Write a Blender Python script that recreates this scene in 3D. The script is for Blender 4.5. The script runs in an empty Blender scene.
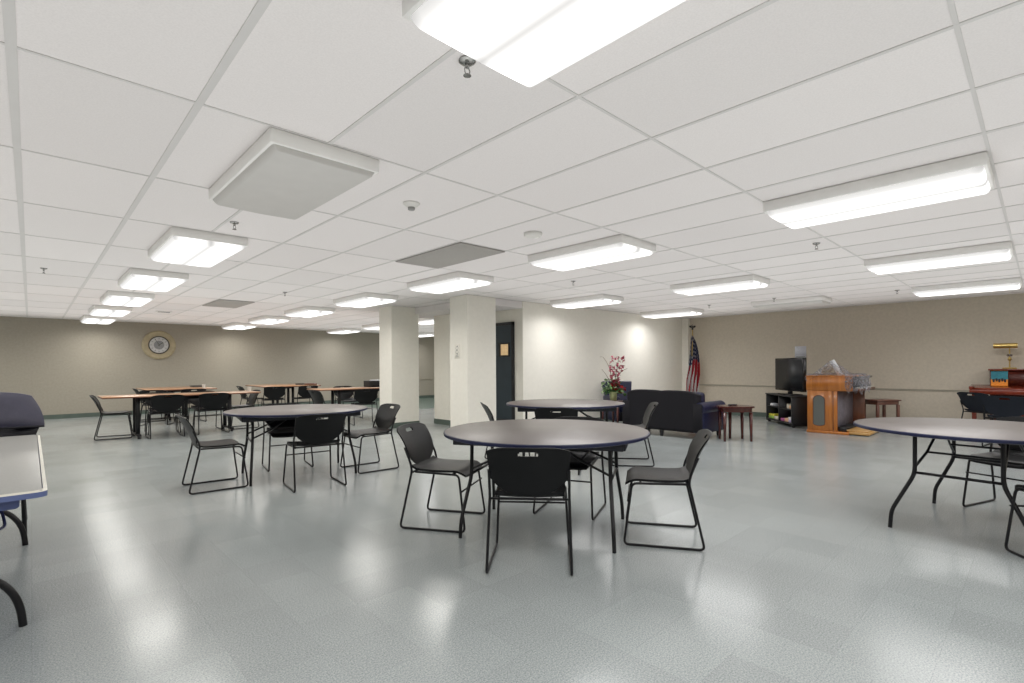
import bpy, bmesh, math, random
from mathutils import Vector, Matrix, Quaternion
random.seed(7)
PI = math.pi
scn = bpy.context.scene
COL = scn.collection

# ------------------------------------------------------------------ materials
def mat(name, color, rough=0.5, metal=0.0, var=0.0, vscale=8.0, bump=0.0, bscale=60.0, emit=0.0, spec=0.5, alpha=1.0, trans=0.0, sheen=0.0, coat=0.0):
    m = bpy.data.materials.new(name); m.use_nodes = True
    nt = m.node_tree; N = nt.nodes; L = nt.links
    b = N['Principled BSDF']
    b.inputs['Base Color'].default_value = (*color, 1)
    b.inputs['Roughness'].default_value = rough
    b.inputs['Metallic'].default_value = metal
    b.inputs['Specular IOR Level'].default_value = spec
    b.inputs['Alpha'].default_value = alpha
    b.inputs['Transmission Weight'].default_value = trans
    b.inputs['Coat Weight'].default_value = coat
    b.inputs['Sheen Weight'].default_value = sheen
    if emit:
        b.inputs['Emission Color'].default_value = (*color, 1)
        b.inputs['Emission Strength'].default_value = emit
    tc = N.new('ShaderNodeTexCoord')
    if var:
        n = N.new('ShaderNodeTexNoise'); n.inputs['Scale'].default_value = vscale; n.inputs['Detail'].default_value = 5
        L.new(tc.outputs['Object'], n.inputs['Vector'])
        r = N.new('ShaderNodeMapRange'); r.inputs['From Min'].default_value = .3; r.inputs['From Max'].default_value = .7
        r.inputs['To Min'].default_value = 1 - var; r.inputs['To Max'].default_value = 1 + var
        L.new(n.outputs['Fac'], r.inputs['Value'])
        mx = N.new('ShaderNodeVectorMath'); mx.operation = 'SCALE'
        mx.inputs[0].default_value = color
        L.new(r.outputs['Result'], mx.inputs['Scale'])
        L.new(mx.outputs['Vector'], b.inputs['Base Color'])
    if bump:
        n = N.new('ShaderNodeTexNoise'); n.inputs['Scale'].default_value = bscale; n.inputs['Detail'].default_value = 3
        L.new(tc.outputs['Object'], n.inputs['Vector'])
        bp = N.new('ShaderNodeBump'); bp.inputs['Strength'].default_value = bump; bp.inputs['Distance'].default_value = .01
        L.new(n.outputs['Fac'], bp.inputs['Height']); L.new(bp.outputs['Normal'], b.inputs['Normal'])
    return m

def mat_wood(name, c1, c2, rough=.3, scale=(3, 30, 30), coat=.3):
    m = mat(name, c1, rough, coat=coat)
    nt = m.node_tree; N = nt.nodes; L = nt.links; b = N['Principled BSDF']
    tc = N.new('ShaderNodeTexCoord'); mp = N.new('ShaderNodeMapping'); mp.inputs['Scale'].default_value = scale
    n = N.new('ShaderNodeTexNoise'); n.inputs['Scale'].default_value = 1.5; n.inputs['Detail'].default_value = 6; n.inputs['Distortion'].default_value = .6
    cr = N.new('ShaderNodeValToRGB'); cr.color_ramp.elements[0].position = .3; cr.color_ramp.elements[1].position = .72
    cr.color_ramp.elements[0].color = (*c1, 1); cr.color_ramp.elements[1].color = (*c2, 1)
    L.new(tc.outputs['Object'], mp.inputs['Vector']); L.new(mp.outputs['Vector'], n.inputs['Vector'])
    L.new(n.outputs['Fac'], cr.inputs['Fac']); L.new(cr.outputs['Color'], b.inputs['Base Color'])
    return m

def mat_floor():
    m = mat('vinyl_floor', (.3, .33, .31), .22)
    nt = m.node_tree; N = nt.nodes; L = nt.links; b = N['Principled BSDF']
    tc = N.new('ShaderNodeTexCoord')
    # per tile tint, 12 inch tiles with thin joints
    br = N.new('ShaderNodeTexBrick'); br.offset = 0; br.squash = 1
    br.inputs['Scale'].default_value = 1.0
    br.inputs['Brick Width'].default_value = .3048; br.inputs['Row Height'].default_value = .3048
    br.inputs['Mortar Size'].default_value = .0012; br.inputs['Mortar Smooth'].default_value = .2; br.inputs['Bias'].default_value = 0
    br.inputs['Color1'].default_value = (.93, .93, .93, 1); br.inputs['Color2'].default_value = (1.03, 1.03, 1.03, 1)
    br.inputs['Mortar'].default_value = (.84, .84, .84, 1)
    L.new(tc.outputs['Object'], br.inputs['Vector'])
    # fine chips
    n1 = N.new('ShaderNodeTexNoise'); n1.inputs['Scale'].default_value = 140; n1.inputs['Detail'].default_value = 4; n1.inputs['Roughness'].default_value = .75
    cr = N.new('ShaderNodeValToRGB'); e = cr.color_ramp.elements
    e[0].position = .33; e[0].color = (.195, .23, .23, 1); e[1].position = .64; e[1].color = (.475, .50, .50, 1)
    L.new(tc.outputs['Object'], n1.inputs['Vector']); L.new(n1.outputs['Fac'], cr.inputs['Fac'])
    n2 = N.new('ShaderNodeTexNoise'); n2.inputs['Scale'].default_value = .6; n2.inputs['Detail'].default_value = 6
    L.new(tc.outputs['Object'], n2.inputs['Vector'])
    mr = N.new('ShaderNodeMapRange'); mr.inputs['From Min'].default_value = .3; mr.inputs['From Max'].default_value = .7
    mr.inputs['To Min'].default_value = .9; mr.inputs['To Max'].default_value = 1.08
    L.new(n2.outputs['Fac'], mr.inputs['Value'])
    m1 = N.new('ShaderNodeMix'); m1.data_type = 'RGBA'; m1.blend_type = 'MULTIPLY'; m1.inputs['Factor'].default_value = 1
    L.new(cr.outputs['Color'], m1.inputs['A']); L.new(br.outputs['Color'], m1.inputs['B'])
    m2 = N.new('ShaderNodeVectorMath'); m2.operation = 'SCALE'
    L.new(m1.outputs['Result'], m2.inputs[0]); L.new(mr.outputs['Result'], m2.inputs['Scale'])
    L.new(m2.outputs['Vector'], b.inputs['Base Color'])
    # uneven polish: worn matte patches and glossy patches
    n3 = N.new('ShaderNodeTexNoise'); n3.inputs['Scale'].default_value = 1.7; n3.inputs['Detail'].default_value = 7; n3.inputs['Roughness'].default_value = .65
    L.new(tc.outputs['Object'], n3.inputs['Vector'])
    r3 = N.new('ShaderNodeMapRange'); r3.inputs['From Min'].default_value = .3; r3.inputs['From Max'].default_value = .7
    r3.inputs['To Min'].default_value = .17; r3.inputs['To Max'].default_value = .235
    L.new(n3.outputs['Fac'], r3.inputs['Value']); L.new(r3.outputs['Result'], b.inputs['Roughness'])
    n4 = N.new('ShaderNodeTexNoise'); n4.inputs['Scale'].default_value = 6; n4.inputs['Detail'].default_value = 2
    L.new(tc.outputs['Object'], n4.inputs['Vector'])
    bp = N.new('ShaderNodeBump'); bp.inputs['Strength'].default_value = .035; bp.inputs['Distance'].default_value = .01
    L.new(n4.outputs['Fac'], bp.inputs['Height']); L.new(bp.outputs['Normal'], b.inputs['Normal'])
    b.inputs['Specular IOR Level'].default_value = .36
    return m

GU0, GV0 = -.0481, 1.4289      # origin of the ceiling grid
def mat_ceiling():
    m = mat('ceiling_tile', (.80, .768, .762), .9)
    nt = m.node_tree; N = nt.nodes; L = nt.links; b = N['Principled BSDF']
    tc = N.new('ShaderNodeTexCoord')
    sp = N.new('ShaderNodeVectorMath'); sp.operation = 'SUBTRACT'; sp.inputs[1].default_value = (GU0, GV0, 0)
    dv = N.new('ShaderNodeVectorMath'); dv.operation = 'DIVIDE'; dv.inputs[1].default_value = (.61, 1.22, 1)
    fl = N.new('ShaderNodeVectorMath'); fl.operation = 'FLOOR'
    wn = N.new('ShaderNodeTexWhiteNoise'); wn.noise_dimensions = '2D'
    L.new(tc.outputs['Object'], sp.inputs[0]); L.new(sp.outputs[0], dv.inputs[0]); L.new(dv.outputs[0], fl.inputs[0]); L.new(fl.outputs[0], wn.inputs['Vector'])
    r = N.new('ShaderNodeMapRange'); r.inputs['To Min'].default_value = .955; r.inputs['To Max'].default_value = 1.03
    L.new(wn.outputs['Value'], r.inputs['Value'])
    n = N.new('ShaderNodeTexNoise'); n.inputs['Scale'].default_value = 140; n.inputs['Detail'].default_value = 3
    L.new(tc.outputs['Object'], n.inputs['Vector'])
    r2 = N.new('ShaderNodeMapRange'); r2.inputs['From Min'].default_value = .3; r2.inputs['From Max'].default_value = .7; r2.inputs['To Min'].default_value = .96; r2.inputs['To Max'].default_value = 1.03
    L.new(n.outputs['Fac'], r2.inputs['Value'])
    mu = N.new('ShaderNodeMath'); mu.operation = 'MULTIPLY'; L.new(r.outputs['Result'], mu.inputs[0]); L.new(r2.outputs['Result'], mu.inputs[1])
    sc = N.new('ShaderNodeVectorMath'); sc.operation = 'SCALE'; sc.inputs[0].default_value = (.80, .768, .762)
    L.new(mu.outputs[0], sc.inputs['Scale']); L.new(sc.outputs['Vector'], b.inputs['Base Color'])
    return m

def mat_diffuser(strength):
    # prismatic wrap lens: two tubes glow brighter than the band between them
    m = bpy.data.materials.new('lit_diffuser'); m.use_nodes = True
    nt = m.node_tree; N = nt.nodes; L = nt.links
    for n in list(N): N.remove(n)
    out = N.new('ShaderNodeOutputMaterial'); em = N.new('ShaderNodeEmission')
    tc = N.new('ShaderNodeTexCoord'); sx = N.new('ShaderNodeSeparateXYZ')
    L.new(tc.outputs['Object'], sx.inputs[0])
    ab = N.new('ShaderNodeMath'); ab.operation = 'ABSOLUTE'; L.new(sx.outputs['X'], ab.inputs[0])
    sb = N.new('ShaderNodeMath'); sb.operation = 'SUBTRACT'; sb.inputs[1].default_value = .14; L.new(ab.outputs[0], sb.inputs[0])
    a2 = N.new('ShaderNodeMath'); a2.operation = 'ABSOLUTE'; L.new(sb.outputs[0], a2.inputs[0])
    mr = N.new('ShaderNodeMapRange'); mr.interpolation_type = 'SMOOTHSTEP'
    mr.inputs['From Min'].default_value = .03; mr.inputs['From Max'].default_value = .15
    mr.inputs['To Min'].default_value = strength; mr.inputs['To Max'].default_value = strength * .29
    L.new(a2.outputs[0], mr.inputs['Value'])
    ay = N.new('ShaderNodeMath'); ay.operation = 'ABSOLUTE'; L.new(sx.outputs['Y'], ay.inputs[0])
    my = N.new('ShaderNodeMapRange'); my.inputs['From Min'].default_value = .53; my.inputs['From Max'].default_value = .60; my.inputs['To Min'].default_value = 1; my.inputs['To Max'].default_value = .7
    L.new(ay.outputs[0], my.inputs['Value'])
    mu = N.new('ShaderNodeMath'); mu.operation = 'MULTIPLY'; L.new(mr.outputs['Result'], mu.inputs[0]); L.new(my.outputs['Result'], mu.inputs[1])
    em.inputs['Color'].default_value = (1, .985, .96, 1)
    L.new(mu.outputs[0], em.inputs['Strength']); L.new(em.outputs[0], out.inputs['Surface'])
    return m

M = {}
M['floor'] = mat_floor()
M['dark_floor'] = mat('green_floor', (.10, .15, .13), .3, var=.1, vscale=40)
M['ceiling'] = mat_ceiling()
M['tee'] = mat('ceiling_tee', (.645, .63, .62), .6, var=.02)
M['wall_taupe'] = mat('taupe_wallcovering', (.40, .37, .31), .75, var=.05, vscale=22, bump=.25, bscale=90)
M['wall_tan'] = mat('tan_wallcovering', (.60, .54, .445), .75, var=.05, vscale=22, bump=.25, bscale=90)
M['wall_cream'] = mat('cream_wallcovering', (.90, .875, .80), .7, var=.02, vscale=14, bump=.15, bscale=90)
M['soffit'] = mat('white_soffit', (.80, .768, .762), .8, var=.02)
M['base'] = mat('green_baseboard', (.105, .14, .12), .45, var=.08)
M['rail'] = mat('tan_rail', (.40, .37, .30), .5, var=.05)
M['plastic_black'] = mat('black_plastic', (.0042, .0045, .0055), .42, var=.1, vscale=30, bump=.05, bscale=400, spec=.28)
M['plastic_navy'] = mat('navy_plastic', (.008, .011, .020), .40, var=.1, vscale=30, spec=.3)
M['steel_black'] = mat('black_steel', (.006, .006, .008), .35, spec=.4, var=.05)
M['laminate'] = mat('brown_grey_laminate', (.155, .136, .128), .36, var=.08, vscale=160, spec=.55)
M['laminate_l'] = mat('pale_grey_laminate', (.42, .42, .40), .35, var=.05, vscale=120)
M['navy_edge'] = mat('navy_vinyl_edge', (.010, .014, .055), .35, var=.05)
M['blue_edge'] = mat('blue_grey_edge', (.13, .17, .36), .4, var=.05)
M['white_edge'] = mat('white_edge', (.72, .70, .62), .4, var=.02)
M['dark_apron'] = mat('dark_apron', (.012, .013, .022), .5, var=.08)
M['blue_apron'] = mat('blue_apron', (.10, .13, .30), .4, var=.08)
M['brown_top'] = mat_wood('maple_laminate', (.42, .22, .115), (.54, .31, .17), .32, (2, 14, 14))
M['housing'] = mat('white_housing', (.92, .91, .89), .55, var=.02)
M['lens_off'] = mat('unlit_diffuser', (.60, .585, .565), .5, var=.02)
M['lit'] = mat_diffuser(1.45)
M['grey_tile'] = mat('grey_ceiling_panel', (.36, .345, .325), .8, var=.04, vscale=60)
M['chrome'] = mat('chrome', (.35, .35, .34), .22, 1.0, var=.05)
M['white_pl'] = mat('white_plastic', (.72, .71, .68), .45, var=.02)
M['grey_pl'] = mat('grey_plastic', (.30, .30, .29), .5, var=.04)
M['door'] = mat('slate_blue_door', (.022, .038, .052), .4, var=.06)
M['black_frame'] = mat('black_frame', (.008, .009, .012), .4, var=.05)
M['amber_glass'] = mat('amber_lit_glass', (.42, .29, .15), .25, emit=.5, var=.2, vscale=20)
M['leather_black'] = mat('black_fabric', (.012, .0115, .015), .8, var=.12, spec=.25, vscale=50, bump=.2, bscale=300)
M['leather_navy'] = mat('navy_leather', (.008, .011, .045), .36, var=.12, vscale=12, bump=.15, bscale=120)
M['cherry'] = mat_wood('cherry_wood', (.055, .010, .009), (.10, .020, .015), .22, (8, 8, 2))
M['piano'] = mat_wood('mahogany', (.13, .018, .009), (.22, .034, .014), .2, (2, 8, 8))
M['piano_dark'] = mat_wood('dark_mahogany', (.055, .012, .008), (.10, .018, .012), .25, (2, 8, 8))
M['oak'] = mat_wood('orange_oak', (.42, .13, .018), (.60, .22, .04), .3, (12, 12, 1.6))
M['oak_dark'] = mat_wood('brown_oak', (.11, .04, .02), (.17, .06, .03), .4, (12, 12, 2))
M['pedal'] = mat_wood('pale_oak', (.50, .28, .09), (.62, .38, .14), .35, (2, 20, 20))
M['bench'] = mat_wood('bench_wood', (.14, .06, .045), (.22, .10, .07), .3, (4, 20, 4))
M['speaker_cloth'] = mat('grey_speaker_cloth', (.14, .15, .14), .85, var=.15, vscale=90)
M['tv'] = mat('tv_screen', (.012, .014, .018), .42, var=.1, vscale=2)
M['gloss_black'] = mat('gloss_black', (.012, .012, .014), .2, var=.05)
M['matt_black'] = mat('matt_black', (.014, .014, .016), .5, var=.1)
M['brass'] = mat('brass', (.62, .45, .16), .28, .9, var=.05)
M['gold'] = mat('gold_trim', (.55, .38, .12), .5, .3, var=.1)
M['paper'] = mat('white_paper', (.75, .76, .80), .7, var=.03)
M['paper_blue'] = mat('bluish_paper', (.72, .74, .82), .6, var=.04)
M['clock_frame'] = mat('tan_clock_frame', (.44, .38, .25), .45, var=.12, vscale=10)
M['clock_ring'] = mat('dark_ring', (.06, .055, .045), .4, var=.1)
M['clock_dial'] = mat('clock_dial', (.62, .63, .64), .5, var=.08, vscale=30)
M['clock_mid'] = mat('clock_grey', (.30, .31, .32), .5, var=.15, vscale=30)
M['red'] = mat('flag_red', (.32, .012, .02), .6, var=.12, vscale=30)
M['white'] = mat('flag_white', (.50, .48, .47), .6, var=.05)
M['blue'] = mat('flag_blue', (.012, .018, .06), .6, var=.1)
M['leaf'] = mat('green_leaf', (.10, .24, .07), .5, var=.3, vscale=20)
M['leaf_pale'] = mat('pale_leaf', (.30, .40, .22), .5, var=.3, vscale=20)
M['petal_red'] = mat('red_petal', (.50, .015, .02), .5, var=.2, vscale=40)
M['petal_pink'] = mat('pink_petal', (.50, .10, .16), .5, var=.35, vscale=40)
M['twig'] = mat('brown_twig', (.26, .20, .15), .7, var=.2)
M['vase'] = mat('green_vase_glass', (.42, .45, .22), .12, var=.2, vscale=25, trans=.35)
M['pad'] = mat('purple_grey_vinyl', (.075, .073, .11), .36, var=.1, vscale=20, bump=.08)
M['pad_dark'] = mat('dark_vinyl', (.012, .012, .018), .45, var=.1)
M['cable'] = mat('blue_cable', (.025, .03, .10), .4, var=.05)
M['teal'] = mat('teal_print', (.03, .20, .26), .7, var=.15, vscale=30)
M['orange'] = mat('orange_print', (.75, .26, .03), .7, var=.12, vscale=30)
M['sky_print'] = mat('blue_print', (.12, .25, .40), .7, var=.15, vscale=30)
for k, c in (('yellow', (.6, .55, .06)), ('lime', (.30, .5, .10)), ('magenta', (.45, .10, .30)), ('cream', (.65, .6, .5)), ('peach', (.7, .42, .25)), ('lilac', (.4, .35, .55))):
    M[k] = mat(k + '_card', c, .5, var=.1)
M['lilac_grey'] = mat('lilac_grey_board', (.24, .22, .26), .6, var=.15, vscale=12)
M['key_white'] = mat('ivory_keys', (.7, .68, .6), .3, var=.02)

def mat_plastic_sheet():
    m = bpy.data.materials.new('clear_plastic_sheet'); m.use_nodes = True
    nt = m.node_tree; N = nt.nodes; L = nt.links
    b = N['Principled BSDF']; out = N['Material Output']
    b.inputs['Base Color'].default_value = (.36, .36, .40, 1); b.inputs['Roughness'].default_value = .16
    b.inputs['Specular IOR Level'].default_value = .9
    tc = N.new('ShaderNodeTexCoord'); n = N.new('ShaderNodeTexNoise'); n.inputs['Scale'].default_value = 14; n.inputs['Detail'].default_value = 4; n.inputs['Distortion'].default_value = 1.5
    L.new(tc.outputs['Object'], n.inputs['Vector'])
    r = N.new('ShaderNodeMapRange'); r.inputs['From Min'].default_value = .4; r.inputs['From Max'].default_value = .62; r.inputs['To Min'].default_value = .16; r.inputs['To Max'].default_value = .62
    L.new(n.outputs['Fac'], r.inputs['Value']); L.new(r.outputs['Result'], b.inputs['Alpha'])
    bp = N.new('ShaderNodeBump'); bp.inputs['Strength'].default_value = .8; bp.inputs['Distance'].default_value = .03
    L.new(n.outputs['Fac'], bp.inputs['Height']); L.new(bp.outputs['Normal'], b.inputs['Normal'])
    return m
M['sheet'] = mat_plastic_sheet()

# ------------------------------------------------------------------ mesh builder
class MB:
    def __init__(s): s.v = []; s.f = []; s.m = []
    def add(s, vs, fs, mi=0):
        o = len(s.v); s.v += [tuple(v) for v in vs]
        for f in fs: s.f.append(tuple(i + o for i in f)); s.m.append(mi)
        return s
    def box(s, x0, x1, y0, y1, z0, z1, mi=0, bev=0.0, T=None):
        if bev <= 0:
            vs = [(x, y, z) for x in (x0, x1) for y in (y0, y1) for z in (z0, z1)]
            fs = [(0, 1, 3, 2), (4, 6, 7, 5), (0, 4, 5, 1), (2, 3, 7, 6), (0, 2, 6, 4), (1, 5, 7, 3)]
        else:
            bm = bmesh.new(); bmesh.ops.create_cube(bm, size=1)
            for v in bm.verts:
                v.co = Vector(((x0 + x1) / 2 + v.co.x * (x1 - x0), (y0 + y1) / 2 + v.co.y * (y1 - y0), (z0 + z1) / 2 + v.co.z * (z1 - z0)))
            bmesh.ops.bevel(bm, geom=list(bm.edges), offset=bev, segments=3 if bev > .008 else 1, profile=.5, affect='EDGES')
            bm.verts.index_update(); vs = [v.co.copy() for v in bm.verts]; fs = [tuple(v.index for v in f.verts) for f in bm.faces]; bm.free()
        if T is not None: vs = [T @ Vector(v) for v in vs]
        return s.add(vs, fs, mi)
    def tube(s, pts, r, n=8, mi=0, fillet=0.0, closed=False, caps=True, r2=None):
        P = [Vector(p) for p in pts]
        if fillet and len(P) > 2:
            Q = [P[0]]
            for i in range(1, len(P) - 1):
                a, b, c = P[i - 1], P[i], P[i + 1]
                d1 = (a - b); d2 = (c - b); fl = min(fillet, d1.length * .45, d2.length * .45)
                p0 = b + d1.normalized() * fl; p1 = b + d2.normalized() * fl
                for k in range(5):
                    t = k / 4; Q.append(p0 * (1 - t) ** 2 + b * 2 * t * (1 - t) + p1 * t ** 2)
            Q.append(P[-1]); P = Q
        m = len(P); rings = []
        t0 = (P[1] - P[0]).normalized()
        up = Vector((0, 0, 1)) if abs(t0.z) < .9 else Vector((1, 0, 0))
        nrm = (up - t0 * up.dot(t0)).normalized()
        vs = []
        for i in range(m):
            if i == 0: t = (P[1] - P[0]).normalized()
            elif i == m - 1: t = (P[-1] - P[-2]).normalized()
            else: t = ((P[i + 1] - P[i]).normalized() + (P[i] - P[i - 1]).normalized()).normalized()
            nrm = (nrm - t * nrm.dot(t)).normalized(); bi = t.cross(nrm)
            rr = r if r2 is None else r + (r2 - r) * i / (m - 1)
            for k in range(n):
                a = 2 * PI * k / n; vs.append(P[i] + (nrm * math.cos(a) + bi * math.sin(a)) * rr)
        fs = []
        for i in range(m - 1):
            for k in range(n):
                a = i * n + k; b = i * n + (k + 1) % n
                fs.append((a, b, b + n, a + n))
        if caps:
            fs.append(tuple(range(n - 1, -1, -1))); fs.append(tuple((m - 1) * n + k for k in range(n)))
        return s.add(vs, fs, mi)
    def lathe(s, prof, n=32, mi=0, T=None, capb=True, capt=True):
        vs = []; fs = []
        for (r, z) in prof:
            for k in range(n):
                a = 2 * PI * k / n; vs.append(Vector((r * math.cos(a), r * math.sin(a), z)))
        m = len(prof)
        for i in range(m - 1):
            for k in range(n):
                a = i * n + k; b = i * n + (k + 1) % n; fs.append((a, b, b + n, a + n))
        if capb: fs.append(tuple(range(n - 1, -1, -1)))
        if capt: fs.append(tuple((m - 1) * n + k for k in range(n)))
        if T is not None: vs = [T @ v for v in vs]
        return s.add(vs, fs, mi)
    def prism(s, poly, z0, z1, mi=0, T=None):
        n = len(poly); vs = [Vector((x, y, z)) for z in (z0, z1) for x, y in poly]
        fs = [tuple(range(n - 1, -1, -1)), tuple(range(n, 2 * n))] + [(k, (k + 1) % n, n + (k + 1) % n, n + k) for k in range(n)]
        if T is not None: vs = [T @ v for v in vs]
        return s.add(vs, fs, mi)
    def build(s, name, mats, parent=None, smooth=True, loc=None, rotz=0.0):
        me = bpy.data.meshes.new(name); me.from_pydata([tuple(v) for v in s.v], [], s.f)
        if not isinstance(mats, (list, tuple)): mats = [mats]
        for m in mats: me.materials.append(m)
        me.polygons.foreach_set('material_index', s.m)
        bm = bmesh.new(); bm.from_mesh(me); bmesh.ops.recalc_face_normals(bm, faces=bm.faces)
        for e in bm.edges:
            if len(e.link_faces) == 2 and e.calc_face_angle(0) > .6: e.smooth = False
        bm.to_mesh(me); bm.free()
        if smooth: me.polygons.foreach_set('use_smooth', [True] * len(me.polygons))
        me.update()
        o = bpy.data.objects.new(name, me); COL.objects.link(o)
        if parent is not None: o.parent = parent
        if loc: o.location = loc
        o.rotation_euler = (0, 0, rotz)
        return o

def RX(a): return Matrix.Rotation(a, 4, 'X')
def RY(a): return Matrix.Rotation(a, 4, 'Y')
def RZ(a): return Matrix.Rotation(a, 4, 'Z')
def TR(x, y, z): return Matrix.Translation((x, y, z))

def thing(name, label, cat, loc=(0, 0, 0), rz=0.0, group=None):
    o = bpy.data.objects.new(name, None); COL.objects.link(o); o.empty_display_size = .1
    o.location = loc; o.rotation_euler = (0, 0, rz); o['label'] = label; o['category'] = cat
    if group: o['group'] = group
    return o
def tag(o, label, cat, group=None):
    o['label'] = label; o['category'] = cat
    if group: o['group'] = group
    return o
def struct(name, mb, m, parent=None, smooth=False):
    o = mb.build(name, m, parent, smooth=smooth)
    if parent is None: o['kind'] = 'structure'
    return o
def dup(root, loc, rz, label, group=None):
    r = root.copy(); COL.objects.link(r); r.location = loc; r.rotation_euler = (0, 0, rz); r['label'] = label
    if group: r['group'] = group
    for ch in list(root.children):
        c = ch.copy(); COL.objects.link(c); c.parent = r
        for g in ch.children:
            d = g.copy(); COL.objects.link(d); d.parent = c
    return r

# ------------------------------------------------------------------ room
# X runs toward the piano wall, Y toward the clock wall; metres
H = 2.427
TUBE_W = 8.2
CEIL_FILL = PI * .22
XL, XR, YB, YF = -4.4, 12.4, -5.6, 16.5
struct('floor', MB().box(XL, XR, YB, YF, -.1, 0), M['floor'])
struct('ceiling', MB().box(XL, XR, YB, YF, H, H + .1), M['ceiling'])
struct('wall_far', MB().box(XL - .1, XR + .1, YF, YF + .1, 0, H), M['wall_taupe'])
struct('wall_right', MB().box(XR, XR + .1, YB, YF, 0, H), M['wall_tan'])
struct('wall_left', MB().box(XL - .1, XL, YB, YF, 0, H), M['wall_taupe'])
struct('wall_back', MB().box(XL - .1, XR + .1, YB - .1, YB, 0, H), M['wall_tan'])
# central core with the door on its left side
struct('wall_core', MB().prism([(6.64, 6.68), (12.30, 6.50), (XR - .005, 6.50), (XR - .005, 8.2), (6.64, 8.2)], 0, H - .004), M['wall_cream'])
struct('wall_core_rear', MB().box(6.28, XR - .005, 8.2, 9.02, 0, H - .004), M['wall_cream'])
struct('wall_corner_pilaster', MB().box(12.30, XR - .004, 6.32, 6.498, 0, H - .004), M['wall_cream'])
struct('wall_pillar_near', MB().box(5.30, 5.94, 6.65, 7.13, 0, H - .004), M['wall_cream'])
struct('wall_pillar_far', MB().box(5.17, 5.80, 8.88, 9.36, 0, H - .004), M['wall_cream'])
struct('ceiling_soffit', MB().box(5.72, 6.635, 6.69, 9.025, H - .13, H - .005).box(5.81, 7.6, 9.026, 9.5, H - .13, H - .005), M['soffit'])
# dark green strip of floor beyond the pillars
struct('floor_dark_area', MB().box(7.4, XR - .01, 12.3, YF - .02, .0005, .004), M['dark_floor'])

bh, bt = .105, .008
def base(name, *boxes):
    m = MB()
    for b in boxes: m.box(*b, 0.0, bh)
    struct(name, m, M['base'])
base('baseboard_far', (XL, XR, YF - bt, YF))
base('baseboard_right', (XR - bt, XR, YB, 6.3), (XR - bt, XR, 9.05, YF))
base('baseboard_left', (XL, XL + bt, YB, YF))
base('baseboard_core', (6.64 - bt, 6.64, 6.68, 6.86), (6.28 - bt, 6.28, 8.2, 9.02 + bt), (6.28, XR, 9.02, 9.02 + bt), (6.28 - bt, 6.64, 8.2 - bt, 8.2))
struct('baseboard_core_front', MB().prism([(6.64 - bt, 6.68 - bt), (12.30, 6.50 - bt), (12.30, 6.50), (6.64, 6.68)], 0, bh), M['base'])
def ring_base(name, x0, x1, y0, y1):
    base(name, (x0 - bt, x1 + bt, y0 - bt, y0), (x0 - bt, x1 + bt, y1, y1 + bt), (x0 - bt, x0, y0, y1), (x1, x1 + bt, y0, y1))
ring_base('baseboard_pillar_near', 5.30, 5.94, 6.65, 7.13)
ring_base('baseboard_pillar_far', 5.17, 5.80, 8.88, 9.36)
rr = MB().box(XR - .012, XR, YB, 6.3, .70, .725).box(XR - .02, XR, YB, 6.3, .725, .735)
struct('trim_rail_right', rr, M['rail'])
struct('trim_rail_far', MB().box(9.2, XR, YF - .02, YF, .72, .75), M['rail'])

# ceiling grid of tees (main tees along Y every 2 ft, cross tees along X every 4 ft)
g = MB()
i = -7
while True:
    x = GU0 + .61 * i
    if x > XR: break
    if x > XL:
        w = .016 if i in (0, 1, 6) else .0105
        g.box(x - w, x + w, YB, YF, H - .004, H)
    i += 1
for j in range(-6, 13):
    y = GV0 + 1.22 * j
    if YB < y < YF: g.box(XL, XR, y - .008, y + .008, H - .0035, H)
struct('trim_ceiling_grid', g, M['tee'])

# grey flat ceiling panels
def gx(i): return GU0 + .61 * i
def gy(j): return GV0 + 1.22 * j
for (i, j, lab) in ((5, 2, 'flat grey ceiling panel nearer the camera, beside the round smoke sensor'), (4, 7, 'small far flat grey ceiling panel above the brown tables')):
    o = MB().box(-.295, .295, -.6, .6, -.012, 0, bev=.003).build('ceiling_panel', M['grey_tile'], loc=(gx(i) + .305, gy(j) + .61, H - .004))
    tag(o, lab, 'ceiling panel', 'grey flat ceiling panels')
t = thing('ceiling_vent', 'small dark slot vent in the ceiling above the clock wall tables', 'vent', (2.07, 12.95, H - .004))
MB().box(-.14, .14, -.08, .08, -.012, 0, bev=.003).build('vent_frame', M['housing'], t)
MB().box(-.11, .11, -.05, -.01, -.014, -.010).box(-.11, .11, .01, .05, -.014, -.010).build('slot', M['matt_black'], t)

# ------------------------------------------------------------------ ceiling fixtures
def frame_bm():
    m = MB()
    m.box(-.30, .30, -.605, .605, -.074, 0, bev=.003)
    return m
def lens_profile():
    # wrap-around lens, shallow trapezoid with rounded shoulders, closed ends
    sec = [(-.284, -.072), (-.282, -.080), (-.270, -.098), (-.252, -.108), (0, -.113), (.252, -.108), (.270, -.098), (.282, -.080), (.284, -.072)]
    m = MB(); vs = []; ys = [-.588, -.580, -.566, .566, .580, .588]; sc = [.985, .992, 1, 1, .992, .985]
    for y, s_ in zip(ys, sc):
        for x, z in sec: vs.append((x * s_, y, -.072 + (z + .072) * (0.35 if abs(y) > .585 else (.8 if abs(y) > .57 else 1))))
    n = len(sec); fs = []
    for a in range(len(ys) - 1):
        for k in range(n - 1): fs.append((a * n + k, a * n + k + 1, (a + 1) * n + k + 1, (a + 1) * n + k))
    fs.append(tuple(range(n))); fs.append(tuple((len(ys) - 1) * n + k for k in range(n)))
    m.add(vs, fs); return m
lit0 = thing('ceiling_light', 'x', 'ceiling light')
MB.build(frame_bm(), 'housing', M['housing'], lit0)
lens_profile().build('diffuser', M['lit'], lit0)
off0 = thing('ceiling_light', 'x', 'ceiling light')
MB.build(frame_bm(), 'housing', M['housing'], off0)
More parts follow.
